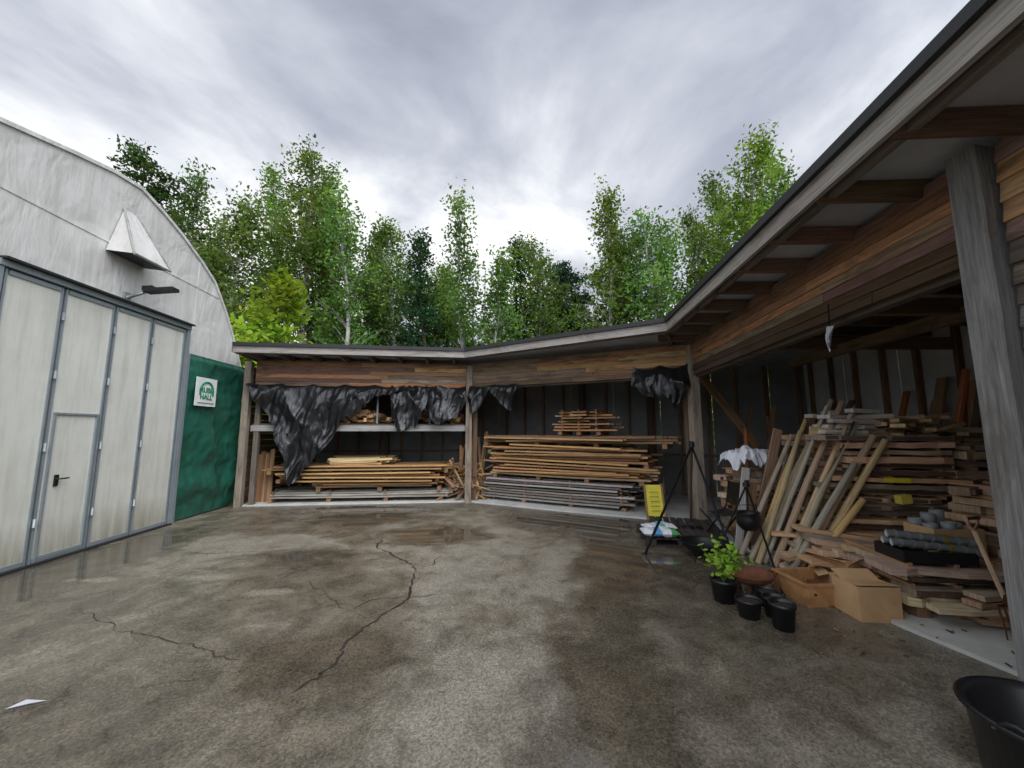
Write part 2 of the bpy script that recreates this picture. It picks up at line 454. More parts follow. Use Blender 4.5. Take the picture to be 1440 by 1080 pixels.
def crack(pts,w,name):
    b=B(); P=[]
    for i in range(len(pts)-1):
        a=Vector((*pts[i],0));c=Vector((*pts[i+1],0)); n=max(2,int((c-a).length/.035))
        off=V(0,0,0)
        for k in range(n):
            t=k/n; off=off*.8+V(U(-.026,.026),U(-.026,.026),0); P.append(a.lerp(c,t)+off*math.sin(math.pi*min(1,t+.15)))
    P.append(Vector((*pts[-1],0))); L=[]; ww=w
    for i,p in enumerate(P):
        d=(P[min(i+1,len(P)-1)]-P[max(i-1,0)]).normalized(); nn=V(-d.y,d.x,0); ww=ww*.6+.4*w*U(-.3,2.1); q=max(.0008,ww)*min(1,.15+i/6,.15+(len(P)-1-i)/6)
        L.append((p+nn*q,p-nn*q*U(.4,1)))
    vs=[]
    for l,r in L: vs+= [l+V(0,0,.004),r+V(0,0,.004)]
    fs=[(2*i,2*i+1,2*i+3,2*i+2) for i in range(len(P)-1)]
    b.add(vs,fs,[[(0,0)]*4]*len(fs),(0,0,0),'crack'); b.obj(name,None)
crack([(-1.95,6.0),(-1.87,5.59),(-1.5,5.2),(-1.12,4.75),(-1.0,3.97),(-1.16,3.55),(-1.26,3.2),(-1.22,2.88),(-1.35,2.59)],.011,'asphalt_crack')
crack([(-1.12,4.75),(-.95,4.9),(-.9,5.3)],.006,'asphalt_crack')
crack([(-1.0,4.1),(-1.35,3.9),(-1.5,3.6)],.005,'asphalt_crack')
crack([(-1.02,3.97),(-.8,4.0),(-.7,4.15)],.006,'asphalt_crack')
crack([(-3.9,3.7),(-3.47,3.48),(-2.53,3.15),(-2.2,3.05),(-1.89,2.92)],.0045,'asphalt_crack')
crack([(-2.2,4.4),(-1.7,3.9),(-1.2,3.5)],.003,'asphalt_crack')
crack([(-1.87,5.59),(-1.4,5.75),(-.9,5.7)],.005,'asphalt_crack')
crack([(-2.5,2.55),(-2.2,2.7),(-1.9,2.75)],.003,'asphalt_crack')
crack([(-4.9,5.6),(-4.0,5.3),(-3.0,5.5),(-1.95,5.45)],.003,'asphalt_crack')

# ------------------------------------------------------------------ hall
hall=empty('fabric_storage_hall')
HX=lambda y:-5.45-.08*y
hd=V(-.08,1,0).normalized(); hn=V(hd.y,-hd.x,0)
def H(y,z,o=0): return V(HX(y),y,z)+hn*o
prof=[(2.35,0),(2.35,3.0),(2.75,3.75),(3.2,4.5),(3.9,5.06),(4.72,5.27),(5.3,5.40),(5.75,5.44),(6.2,5.30),(6.63,5.13),(7.2,4.84),(7.58,4.6),(7.95,4.15),(8.28,3.65),(8.64,3.0),(8.68,0)]
b=B()
b.poly([tuple(H(y,z)) for y,z in prof],m='pvcw')
for i in range(len(prof)-1):
    (y0,z0),(y1,z1)=prof[i],prof[i+1]
    p0,p1=H(y0,z0),H(y1,z1)
    for k in range(6):
        a=-hn*(2.2*k);c=-hn*(2.2*(k+1))
        b.poly([p0+a,p1+a,p1+c,p0+c],m='pvcg' if max(z0,z1)<=3.0 else 'pvcw')
for i in range(1,len(prof)-2):
    b.beam(H(*prof[i],.004),H(*prof[i+1],.004),.05,.05,m='pvcw')
b.beam(H(3.1,4.35,.006),H(7.75,4.33,.006),.008,.03,m='pvcw')
for yy in (3.9,7.15):
    b.beam(H(yy,3.5,.004),H(yy,4.85,.004),.008,.03,up=(0,1,0),m='pvcw')
b.obj('fabric_shell',hall)
b=B()
def gsheet(y0,y1):
    def fn(u,v):
        y=y0+(y1-y0)*u; z=.03+3.0*v
        o=.075+.025*math.sin(y*5+z*.8)+.02*math.sin(z*7+y*3)+(.06*math.exp(-((z-.55)/.2)**2)*(1+.5*math.sin(y*9)))
        o+=.05*MN.noise(V(y*2.5,z*4,3))*(1-.5*v)+.02*MN.noise(V(y*7,z*9,8))
        o=max(o,.03)
        return H(y,z,o*(1 if v<.98 else .4))
    b.grid(fn,50,70,m='pvcg')
gsheet(6.98,8.68); gsheet(2.35,4.05)
b.box(H(6.95,1.5,.09),3.0,.05,.07,(0,0,1),tuple(hd),m='alu')
b.obj('green_skirt',hall)
b=B()
ys=[4.15,4.8,5.5,6.15,6.86]; ZT=3.42
for i in range(4):
    y0,y1=ys[i],ys[i+1]
    c=(H(y0,0)+H(y1,0))/2+hn*.06
    w=(y1-y0)-.07
    b.box(c+V(0,0,.06+(ZT-.1)/2),ZT-.1,w,.03,(0,0,1),tuple(hn),m='door')
    for y,s in ((y0,1),(y1,-1)):
        q=H(y+s*.027,ZT/2,.065); b.box(q,ZT,.024,.05,(0,0,1),tuple(hn),m='alu')
    b.beam(H(y0+.05,.05,.07),H(y1-.05,.05,.07),.05,.05,m='alu'); b.beam(H(y0+.05,ZT-.03,.07),H(y1-.05,ZT-.03,.07),.05,.05,m='alu')
    if i<3:
        for z in (.45,1.35,2.25,3.0): b.tube([H(y1,z,.11),H(y1,z+.1,.11)],.016,8,m='galv')
for y in ys: b.box(H(y,ZT/2,.05),ZT,.03,.02,(0,0,1),tuple(hn),m='felt')
for y in (4.885,5.425): b.box(H(y,.93,.085),1.78,.022,.03,(0,0,1),tuple(hn),m='alu')
b.beam(H(4.87,1.82,.085),H(5.44,1.82,.085),.03,.025,m='alu'); b.beam(H(4.87,.07,.085),H(5.44,.07,.085),.03,.04,m='alu')
b.box(H(5.0,.98,.09),.14,.04,.02,(0,0,1),tuple(hn),m='black'); b.tube([H(4.99,1.0,.1),H(4.99,1.0,.14),H(5.1,1.0,.14)],.01,6,m='black')
b.beam(H(4.08,ZT+.05,.07),H(6.93,ZT+.05,.07),.12,.07,m='alu'); b.beam(H(4.08,ZT+.10,.09),H(6.93,ZT+.10,.09),.2,.025,m='felt')
for y in (4.1,6.91): b.box(H(y,ZT/2,.06),ZT+.05,.07,.1,(0,0,1),tuple(hn),m='alu')
b.beam(H(4.1,.012,.1),H(6.9,.012,.1),.1,.02,m='felt')
b.obj('folding_door',hall)
b=B()
y0,y1=5.32,5.98; t0=H(y0+.2,4.95,.01);t1=H(y1-.24,4.95,.01); w0=H(y0,4.2,.01);w1=H(y1,4.2,.01); o0=H(y0,4.16,.40);o1=H(y1,4.16,.40)
b.poly([t0,t1,o1,o0],m='pvcw'); b.poly([t0,o0,w0],m='pvcw'); b.poly([t1,w1,o1],m='pvcw'); b.poly([w0,o0,o1,w1],m='felt')
for p,q in ((o0,o1),(t0,o0),(t1,o1)): b.tube([p,q],.018,6,m='pvcw')
b.obj('vent_hood',hall)
b=B()
b.tube([H(5.72,3.62,.0),H(5.72,3.66,.12),H(5.72,3.72,.28)],.025,8,m='galv')
c=H(5.72,3.74,.28)
b.box(c+hn*.22+V(0,0,.01),.42,.15,.05,tuple(hn+V(0,0,.1)),m='black',col=(.2,.2,.2)); b.box(c+hn*.05+V(0,0,.03),.14,.11,.07,tuple(hn+V(0,0,.1)),m='black')
b.box(H(5.72,3.62,.02),.16,.1,.03,(0,0,1),tuple(hn),m='galv')
b.obj('wall_lamp',hall)
b=B()
b.box(H(7.42,2.34,.15),.54,.56,.012,(0,0,1),tuple(hn),col=(.80,.81,.79),m='paint')
arc=[H(7.42+.17*math.cos(a),2.36+.17*math.sin(a),.16) for a in np.linspace(.1,math.pi-.1,12)]
b.tube(arc,.022,6,col=(.02,.25,.12),m='paint')
for yy in (7.25,7.59): b.beam(H(yy,2.28,.16),H(yy,2.38,.16),.02,.04,up=(0,1,0),col=(.02,.25,.12),m='paint')
b.beam(H(7.2,2.13,.16),H(7.64,2.13,.16),.006,.02,col=(.2,.3,.25),m='paint')
b.obj('hall_sign',hall)
M['signgreen']=plain('sign_green',(.02,.25,.12),.5,0,.05)
def text(s,y,z,size,name,par):
    cu=bpy.data.curves.new(name,'FONT'); cu.body=s; cu.size=size; cu.align_x='CENTER'; cu.extrude=.003; cu.offset=.003
    cu.materials.append(M['signgreen'])
    o=bpy.data.objects.new(name,cu); scene.collection.objects.link(o)
    mt=Matrix((hd,V(0,0,1),hn)).transposed().to_4x4(); mt.translation=H(y,z,.162); o.matrix_world=mt; o.parent=par
text('RUBB',7.42,2.33,.14,'sign_text',hall); text('HALL',7.42,2.2,.14,'sign_text_lower',hall)

# ------------------------------------------------------------------ lumber
gold=[(.64,.37,.15),(.56,.31,.13),(.68,.44,.21),(.48,.27,.13),(.38,.22,.12),(.60,.42,.25)]
brown=[(.42,.24,.12),(.35,.20,.11),(.50,.31,.17),(.30,.19,.12)]
grey=[(.42,.40,.36),(.34,.31,.27),(.50,.46,.41),(.28,.25,.21)]
def stack(name,F,x0,x1,d0,d1,groups,bw=.19,mess=1.):
    b=B()
    for (z0,z1,xa,xb,pal,th,gap) in groups:
        n=max(2,int((xb-xa)/1.1))
        for k in range(n+1):
            x=xa+.15+(xb-xa-.3)*k/n
            b.beam(F.p(x,d0-.0,z0-.045),F.p(x,d1,z0-.045),.09,.085,col=var(brown[1]),m='wood')
        z=z0
        while z<z1:
            d=d0+U(-.07,.07)*mess
            ja=U(-.25,.3)
            while d<d1:
                w=bw*U(.75,1.25); a=xa+U(-.1,.25)*mess+max(0,ja)*.3; e=xb-U(-.15,.35)*mess
                c=var(RND.choice(pal),.3)
                b.box((F.p(a,d+w/2,z+th/2)+F.p(e,d+w/2,z+th/2))/2+V(0,0,U(-.003,.003)),e-a,w-.01,th*U(.75,1.08),tuple(F.d+F.n*U(-.018,.018)*mess+V(0,0,U(-.002,.002))),col=c,m='wood',seg=max(3,int((e-a)/.35)),wob=.01,bow=U(-.018,.006),hw=.003)
                d+=w
            if gap:
                for k in range(n+1):
                    x=xa+.2+(xb-xa-.4)*k/n
                    b.beam(F.p(x,d0+.01,z+th+gap/2),F.p(x,d1,z+th+gap/2),.04,gap,col=var(brown[1]),m='wood')
            z+=th+gap
    return b.obj(name)
stack('lumber_stack',F1,.3,4.5,.15,1.3,[
 (.12,.26,.35,4.35,grey,.035,.015),(.34,.44,1.35,4.3,gold,.04,.015),(.54,.64,.5,4.25,gold,.035,.012),(.73,.80,.3,4.45,gold,.035,.01),(.85,.98,1.5,2.95,[(.76,.52,.26)],.045,0)])
stack('lumber_stack',F2,.2,4.4,.35,1.5,[
 (.10,.52,.0,3.55,grey,.036,.022),(.63,.86,.35,3.9,gold,.04,.018),(.96,1.08,.3,4.0,gold,.04,.015),(1.17,1.25,.2,3.6,gold,.035,.015),(1.35,1.46,.1,4.35,brown+gold[:1],.04,.012)])
stack('lumber_stack',F2,.2,4.4,.5,1.2,[(1.60,2.02,1.9,3.05,gold,.035,.03)],.16,1.8)
b=B()
for k in range(11):
    za=.70+k*.075
    b.beam(F2.p(U(.2,1.0),.3,za),F2.p(U(3.3,4.3),.22+U(-.12,.1),za+U(-.06,.06)),U(.08,.15),.03,col=var(gold[k%4]),m='wood',seg=8,wob=.006)
for k in range(5):
    b.beam(F1.p(U(.4,1.2),.1,.5+.08*k),F1.p(U(3.6,4.4),.08,.5+.08*k+U(-.05,.06)),U(.08,.15),.03,col=var(gold[k%4]),m='wood',seg=8,wob=.006)
b.obj('loose_boards')
b=B()
for k in range(80):
    x=U(-.55,.35); z=U(.05,.8)*(1-abs(x+.1)*.6)
    p=(F1.p(F1.L,0,0)+V(x,U(.1,.9),max(.06,z)))
    d=V(U(-1,1),U(-.8,.8),U(-.6,1)).normalized(); L=U(.35,.9)
    q0=p-d*L/2
    if q0.z<.04: p.z+=.04-q0.z
    q1=p+d*L/2
    if q1.z<.04: p.z+=.04-q1.z
    b.box(p,L,U(.03,.07),U(.02,.05),tuple(d),tuple((0.1,.2,1)),col=var(RND.choice(gold+brown)),m='wood')
for k in range(9):
    x=U(-.35,.4); b.beam(Bp+V(x,.15+U(0,.3),.03),Bp+V(x+U(-.25,.25),.75,U(1.1,1.6)),.06,.03,col=var(RND.choice(gold+brown)),m='wood')
b.obj('offcut_pile')
def logpile(F,x0,x1,d0,d1,z0,zmax,name,n,pal=brown+gold):
    b=B()
    for k in range(n):
        x=U(x0,x1); h=zmax*(.5+.5*math.sin((x-x0)/(x1-x0)*math.pi)); z=z0+.03+U(0,1)**.8*h
        L=U(.2,.35); d=F.d*U(-1,1)+F.n*U(-1,1)+V(0,0,U(-.2,.2))
        b.box(F.p(x,U(d0,d1),z),L,U(.06,.12),U(.04,.09),tuple(d),col=var(RND.choice(pal),.3),m='wood',seg=2,wob=.01)
    return b.obj(name)
logpile(F1,1.75,2.75,.12,.8,1.76,.30,'firewood_pile',110); logpile(F1,3.0,4.6,.15,1.0,1.76,.24,'firewood_pile',90)
b=B()
for k in range(6): b.beam(F1.p(.15+k*.05,.35,.03),F1.p(.1+k*.04,.5+.02*k,1.0+U(0,.3)),.09,.03,up=(0,1,0),col=var(brown[k%4]),m='wood')
b.obj('leaning_boards')

# slab stacks
def slabstack(name,cx,cy,ang,Lx,Wy,z0,z1,pal,th=.05,mess=1.):
    b=B(); d=V(math.cos(ang),math.sin(ang),0); nrm=V(-d.y,d.x,0)
    for s in (-.35,.0,.35): b.box(V(cx,cy,z0-.05)+d*(Lx*s),Wy,.1,.09,tuple(nrm),col=var(brown[1]),m='wood')
    z=z0
    while z<z1:
        t=th*U(.7,1.45); 
        w=0; W=[]
        while w<Wy-.1: 
            k=U(.24,.42); W.append((w,min(k,Wy-w))); w+=k
        lo=U(-.08,.08)*mess
        for (w0,k) in W:
            L=Lx*U(.78,1.1); c=var(RND.choice(pal),.28)
            ctr=V(cx,cy,z+t/2)+nrm*(w0+k/2-Wy/2+lo)+d*U(-.11,.11)*mess
            dd=tuple(d+nrm*U(-.10,.10)*mess+V(0,0,U(-.016,.016)))
            b.box(ctr,L,k-.02,t,dd,col=c,m='wood',seg=8,wob=.028,hw=.006)
            if U(0,1)<.4:
                b.box(ctr-nrm*(k/2-.005),L*.96,.03,t*.7,dd,col=(.16,.10,.07),m='dark',seg=8,wob=.012)
        z+=t
        g=U(.01,.035)
        for s in (-.4,.0,.4): b.box(V(cx,cy,z+g/2)+d*(Lx*s),Wy*.95,.035,g,tuple(nrm),col=var(brown[2]),m='wood')
        z+=g
    return b.obj(name)
slab_p=[(.72,.47,.27),(.62,.38,.21),(.78,.56,.36),(.48,.31,.19),(.66,.50,.34),(.44,.34,.26)]
slabstack('slab_stack',4.40,4.98,-.18,1.25,1.0,.22,1.54,slab_p,.058)
slabstack('slab_stack',5.55,4.9,-.1,.9,1.2,.22,1.40,[(.40,.30,.22),(.52,.36,.24),(.30,.23,.18)],.06)
slabstack('slab_stack',3.62,6.0,.1,.6,.6,.12,1.0,slab_p,.06)
slabstack('slab_stack',3.85,3.85,-.12,.9,.8,.12,.40,slab_p,.055)
slabstack('slab_stack',4.95,3.75,.1,1.0,.8,.12,1.0,[(.48,.33,.22),(.36,.26,.18),(.58,.40,.26)],.06)
b=B()
for k in range(18):
    z=1.59+ (k//4)*.06
    b.box(V(4.05+U(-.15,.2),4.72+U(-.15,.2),z),U(.35,.55),U(.1,.16),.045,(1,U(-.5,.3),U(-.08,.08)),col=var(RND.choice([(.66,.63,.57),(.56,.52,.45),(.70,.57,.39)])),m='wood')
for k in range(18):
    b.box(V(4.6+U(-.2,.5),4.75+U(-.25,.2),1.60+.04*(k%5)),U(.4,.75),U(.08,.13),.04,(1,U(-.9,.9),U(-.1,.35)),col=var((.66,.44,.24)),m='wood')
b.obj('offcut_pile')
b=B()
for k in range(14):
    b.box(V(5.4+U(-.3,.3),4.7+U(-.2,.2),1.46+.04*(k%5)),U(.4,.8),U(.08,.13),.04,(1,U(-.9,.9),U(-.1,.3)),col=var((.46,.32,.2)),m='wood')
b.obj('offcut_pile')
b=B()
for k in range(7):
    b.box(V(3.66+U(-.1,.2),4.10+k*.07,.17+.045*k),1.05,.22,.045,(1,U(-.3,.05),-.12),col=var(slab_p[k%6]),m='wood',seg=6,wob=.02)
for k in range(8):
    b.box(V(3.5+U(-.12,.3),4.5+U(-.1,.25),.10+.04*k),U(.5,.9),.14,.04,(1,U(-.6,.9),U(-.1,.25)),col=var(slab_p[k%6]),m='wood',seg=4,wob=.012)
for k in range(5):
    b.box(V(3.95+U(-.2,.2),3.32+U(-.06,.1),.07+.05*k),U(.5,.9),.13,.04,(1,U(-.25,.25),U(-.03,.03)),col=var(slab_p[k]),m='wood',seg=4,wob=.012)
b.obj('loose_slabs')
# leaning poles
b=B()
pl=[((3.08,5.05),(3.95,4.78,1.98),.033),((3.14,4.86),(3.98,4.66,1.95),.036),((3.2,4.72),(3.98,4.5,1.7),.038),((3.26,4.66),(4.12,4.45,1.55),.042),((3.38,4.62),(4.2,4.4,1.5),.04),((3.0,5.3),(3.65,5.1,1.55),.03),((3.3,4.55),(3.9,4.42,.85),.04),((3.12,5.2),(3.78,5.0,1.75),.03),((3.0,4.95),(3.62,4.9,1.6),.03),((3.02,5.12),(3.9,4.82,1.85),.03),((3.16,4.62),(3.85,4.42,1.25),.036),((3.1,4.98),(3.82,4.7,1.9),.024),((3.22,4.8),(4.02,4.6,1.8),.03)]
for (bx,by),tp,r in pl:
    c=var(RND.choice([(.66,.43,.19),(.52,.39,.27),(.46,.39,.31),(.62,.45,.25)]),.15)
    mid=((bx+tp[0])/2+U(-.015,.015),(by+tp[1])/2,tp[2]/2+.02)
    b.tube([(bx,by,.0),mid,tp],[r*1.1,r,r*.85],9,col=c,m='wood')
b.obj('fence_poles')
b=B()
for k in range(9):
    b.beam((3.35+k*.06,5.6-k*.12,.03),(3.75+k*.08,5.5-k*.1,1.35+U(-.1,.3)),.12,.03,up=(0,1,.2),col=var((.2,.17,.145) if k%2 else (.42,.29,.18)),m='wood')
b.beam((3.62,4.75,1.6),(4.25,4.62,1.5),.03,.12,col=(.66,.47,.25),m='wood')
b.beam((3.05,5.45,.02),(3.2,5.4,1.1),.1,.02,up=(0,1,0),col=(.6,.58,.55),m='wood')
b.beam((3.16,5.5,.02),(3.3,5.45,.9),.14,.02,up=(0,1,0),col=(.3,.17,.1),m='wood')
b.obj('leaning_boards')
b=B()
for k in range(30):
    x=U(.3,4.6); h=U(1.3,2.5); d=U(2.2,2.7)
    b.beam(F3.p(x,d,.03),F3.p(x+U(-.25,.25),3.0,h),U(.05,.16),.04,up=tuple(F3.n),col=var(RND.choice([(.30,.18,.1),(.2,.14,.1),(.42,.24,.12),(.55,.2,.08)]),.3),m='wood')
for k in range(26):
    x=U(-1.8,.0); 
    b.beam(F3.p(x,U(.8,2.2),.03),F3.p(x+U(-.3,.3),U(1.6,3.0),U(1.0,2.2)),U(.05,.14),.04,up=tuple(F3.n),col=var(RND.choice([(.30,.18,.1),(.2,.14,.1),(.42,.24,.12)]),.3),m='wood')
b.obj('stored_timber')
b=B()
b.tube([(3.75,6.3,.03),(3.80,6.35,1.6)],.03,12,col=(.35,.10,.035),m='paint'); b.tube([(3.80,6.35,1.6),(3.802,6.352,1.65)],.034,12,col=(.1,.1,.1),m='paint'); b.obj('orange_tube')

# ------------------------------------------------------------------ tarps
def tarp(F,xs,zlow,name,z0=2.64,off=-.09,seed=0,nu=60,nv=30):
    b=B(); rr=random.Random(seed); so=seed*13.7
    x0,x1=xs[0],xs[-1]
    hang=[rr.uniform(.02,.09) for _ in range(12)]
    nsw=max(2,int((x1-x0)*1.8))
    def fn(u,v):
        x=x0+(x1-x0)*u
        zb=np.interp(x,xs,zlow)
        zl=zb+(.16*MN.noise(V(x*5,so,0))+.09*MN.noise(V(x*17,so,2)))*min(1,(z0-zb)*1.5)
        z=z0+(zl-z0)*v
        k_=int(u*nsw); z-= hang[k_%12]*abs(math.sin(u*math.pi*nsw))*(1-v)
        k=min(1,v*3)**.6
        q=V(x*1.7+z*.5,so,z*.8-x*.25)
        r1=1-2.2*abs(MN.noise(q)); r2=1-2.2*abs(MN.noise(V(x*5.5-z*1.1,so+5,z*1.7))); r3=MN.noise(V(x*14,so+9,z*7))
        o=off-(.13*r1+.06*r2+.02*r3)*k
        xo=x+.10*MN.noise(V(x*1.5,so+3,z*2.5))*v
        return F.p(xo,min(o,-.055),z)
    holes=[(rr.uniform(.1,.9),rr.uniform(.3,.9),rr.uniform(.008,.02)) for _ in range(5)]
    b.grid(fn,nu,nv,skip=lambda u,v:any((u-a)**2+((v-c)*.7)**2<r*r for a,c,r in holes)); return b.obj(name)
tarp(F1,[.02,.35,.62,.86,1.06,1.2,1.4,1.7,1.95,2.3,2.75,3.35],[2.52,2.05,1.75,1.0,.48,.52,.85,1.15,1.75,2.05,2.35,2.5],'torn_tarpaulin',seed=1,nu=170,nv=90)
tarp(F1,[3.05,3.3,3.6,3.85],[1.85,1.6,1.65,2.3],'torn_tarpaulin',seed=2,nu=46,nv=50)
tarp(F1,[3.55,3.9,4.2,4.5,4.72],[2.4,1.9,1.75,1.95,2.2],'torn_tarpaulin',seed=3,nu=56,nv=50)
tarp(F2,[.08,.25,.45,.6,.8,1.0,1.2,1.32],[2.1,1.95,2.2,2.5,2.35,2.15,2.05,2.5],'torn_tarpaulin',seed=4,nu=64,nv=36)
tarp(F2,[3.75,3.95,4.2,4.5,4.7],[2.45,2.3,2.25,2.1,2.3],'torn_tarpaulin',z0=2.8,seed=5,nu=50,nv=36)
b=B(); b.tube([F3.p(3.6,-.1,2.7),F3.p(3.6,-.11,2.50)],.006,5,m='black')
b.grid(lambda u,v:F3.p(3.58+.05*u-.03*v,-.11-.02*math.sin(u*5+v*4),2.50-.22*v*(1-.4*u)),5,6,col=(.4,.42,.45),m='paint'); b.obj('plastic_strip')

# ------------------------------------------------------------------ yard objects
b=B()
b.beam((2.62,7.28,.06),(2.62,7.42,.6),.34,.02,up=(0,1,0),col=(.85,.75,.08),m='paint')
b.beam((2.46,7.26,.0),(2.46,7.40,.62),.03,.03,up=(0,1,0),col=(.4,.25,.1),m='wood'); b.beam((2.78,7.26,.0),(2.78,7.40,.62),.03,.03,up=(0,1,0),col=(.4,.25,.1),m='wood')
for k in range(5): b.beam((2.53,7.30+.016*k-.035,.16+.08*k),(2.70,7.30+.016*k-.035,.16+.08*k),.004,.012,col=(.3,.25,.05),m='paint')
b.obj('yellow_notice_board')
b=B(); b.lathe((3.42,7.35,.03),[(0,0),(.12,0),(.15,.42),(.155,.44),(.14,.43),(.115,.03),(0,.03)],m='paint',col=(.6,.62,.62)); b.tube([(3.28,7.35,.42),(3.3,7.25,.52),(3.42,7.2,.56),(3.54,7.25,.52),(3.56,7.35,.42)],.006,5,m='galv'); b.obj('white_bucket')
def pallet(name,cx,cy,ang,z=.0,col=(.07,.058,.05)):
    b=B(); d=V(math.cos(ang),math.sin(ang),0); n=V(-d.y,d.x,0); c=V(cx,cy,z)
    for s in (-.35,0,.35): 
        b.box(c+n*s+V(0,0,.012),1.0,.09,.02,tuple(d),col=var(col),m='dark')
        for q in (-.42,0,.42): b.box(c+n*s+d*q+V(0,0,.06),.12,.09,.075,tuple(d),col=var(col),m='dark')
    for s in (-.44,-.33,-.22,-.11,0,.11,.22,.33,.44): b.box(c+d*s+V(0,0,.11),.82,.09,.02,tuple(n),col=var(col),m='dark')
    return b.obj(name)
pallet('wooden_pallet',2.42,5.98,-.12)
pallet('wooden_pallet',2.75,6.5,-.3)
def bag(name,c,L,W,Hh,ang,cols):
    b=B(); d=V(math.cos(ang),math.sin(ang),0); n=V(-d.y,d.x,0); c=Vector(c)
    for sgn in (1,-1):
        for (ua,ub,col) in cols:
            def fn(u,v):
                uu=ua+(ub-ua)*u; x=(uu-.5)*L; y=(v-.5)*W
                e=max(0,(1-abs(2*uu-1)**4)*(1-abs(2*v-1)**3))
                z=Hh*.5*e**.5*(1+.2*math.sin(x*21+y*13)+.14*math.sin(y*37-x*11)+.08*math.sin(x*55+y*20))
                return c+d*x+n*y+V(0,0,Hh*.5+sgn*z)
            b.grid(fn,18,18,col=col,m='paint')
    return b.obj(name)
bag('compost_bag',(2.1,5.72,.13),.5,.3,.1,-.1,[(0,.3,(.7,.72,.75)),(.3,.5,(.12,.35,.65)),(.5,.75,(.7,.72,.75)),(.75,1,(.08,.3,.1))])
bag('compost_bag',(2.2,6.02,.13),.45,.3,.1,.15,[(0,.4,(.7,.72,.75)),(.4,.6,(.1,.4,.35)),(.6,1,(.7,.7,.72))])
def drape(name,c,L,W,drop,ang,col):
    b=B(); d=V(math.cos(ang),math.sin(ang),0); n=V(-d.y,d.x,0); c=Vector(c)
    def fn(u,v):
        x=(u-.5)*L; y=(v-.5)*W; r=max(abs(2*u-1),abs(2*v-1))
        z=.16*MN.noise(V(x*5,y*5,1))+.08*(1-2*abs(MN.noise(V(x*11,y*11,4))))-drop*max(0,r-.55)**1.3*2
        k=1-.25*max(0,r-.55)
        return c+d*(x*k+.06*MN.noise(V(y*9,x*3,7)))+n*(y*k+.06*MN.noise(V(x*9,y*3,9)))+V(0,0,z)
    b.grid(fn,50,40,col=col,m='paint'); return b.obj(name)
drape('white_cloth',(3.55,5.85,1.26),.85,.6,.22,.25,(.72,.74,.78))
def tripod(apex,feet,r=.013,chain=.5):
    b=B(); a=Vector(apex)
    for f in feet:
        f=Vector((*f,0)); dd=(a-f).normalized()
        b.tube([f,a+dd*.07],r,8,m='black'); b.tube([f+V(0,0,0),f+V(0,0,.01)],r*2,8,m='black')
    b.tube([a+V(0,0,-.02),a+V(0,0,.03)],.04,10,m='black')
    n=int(chain/.04)
    for k in range(n):
        c=a-V(0,0,.04+k*.04); o=.008
        p=[c+V(o*math.cos(t) if k%2 else 0, 0 if k%2 else o*math.cos(t), .022*math.sin(t)) for t in np.linspace(0,2*math.pi,7)]
        b.tube(p,.0025,4,m='black',cap=False)
    return b,a-V(0,0,.04+n*.04)
b,e=tripod((2.68,5.85,1.38),[(1.73,5.28),(2.95,5.45),(3.0,6.75)],.017,.35)
b.obj('fire_pan_tripod')
b,e=tripod((2.95,5.0,.92),[(2.68,4.05),(2.6,5.2),(3.18,5.4)],.012,.2)
b.tube([e+V(0,0,.0),e+V(.0,0,-.05)],.006,6,m='black')
b.lathe(tuple(e+V(0,0,-.3)),[(0,0),(.08,.0),(.13,.06),(.14,.14),(.12,.2),(.135,.215),(.11,.2),(.12,.1),(.06,.02),(0,.02)],m='black',n=22)
b.tube([e+V(-.125,0,-.1),e+V(-.1,0,-.0),e+V(0,0,.0),e+V(.1,0,0),e+V(.125,0,-.1)],.005,5,m='black')
b.obj('cooking_tripod')
b=B()
cx,cy=2.98,5.75
for s in (-.18,.18):
    b.tube([(cx-.2,cy+s,.0),(cx+.2,cy+s,.5),(cx+.26,cy+s,.86)],.012,7,m='black')
    b.tube([(cx+.22,cy+s,.0),(cx-.2,cy+s,.46)],.012,7,m='black')
b.grid(lambda u,v:V(cx-.2+.38*u,cy-.19+.38*v,.47-.05*math.sin(u*3.14)*1),8,6,m='tarp')
b.grid(lambda u,v:V(cx+.2+.06*u,cy-.19+.38*v,.55+.31*u),6,6,m='tarp')
b.obj('folding_chair')
def bowl(name,c,r,h,m,legs=True):
    b=B(); c=Vector(c)
    pr=[(0,0)]+[(r*math.sin(t),h*(1-math.cos(t))) for t in np.linspace(.2,math.pi/2,8)]
    pr+= [(r*1.04,h+.004),(r*.98,h-.002)]+[(r*.96*math.sin(t),h*(1-math.cos(t))+.01) for t in np.linspace(math.pi/2,.2,8)]+[(0,.012)]
    lift=.07 if legs else 0
    b.lathe(tuple(c+V(0,0,lift)),pr,m=m,n=32)
    if legs:
        for a in (0,2.1,4.2): b.tube([c+V(r*.45*math.cos(a),r*.45*math.sin(a),0),c+V(r*.5*math.cos(a),r*.5*math.sin(a),lift+h*.25)],.012,6,m=m)
    for s in (-1,1): 
        p=[c+V(s*(r*1.02+.05*math.sin(t)),.06*math.cos(t),lift+h) for t in np.linspace(0,math.pi,7)]; b.tube(p,.007,5,m=m)
    return b.obj(name)
bowl('fire_bowl',(2.42,5.1,0),.27,.14,'black'); bowl('fire_bowl',(2.4,4.15,0),.23,.1,'rust')
def pot(c,r,h):
    b=B(); b.lathe(c,[(0,0),(r*.78,0),(r*.97,h*.86),(r*1.05,h*.87),(r*1.07,h),(r*.98,h),(r*.93,h*.85)],m='plastic',n=26)
    b.lathe(c,[(0,h*.84),(r*.5,h*.86),(r*.94,h*.82)],m='soil',n=20); return b
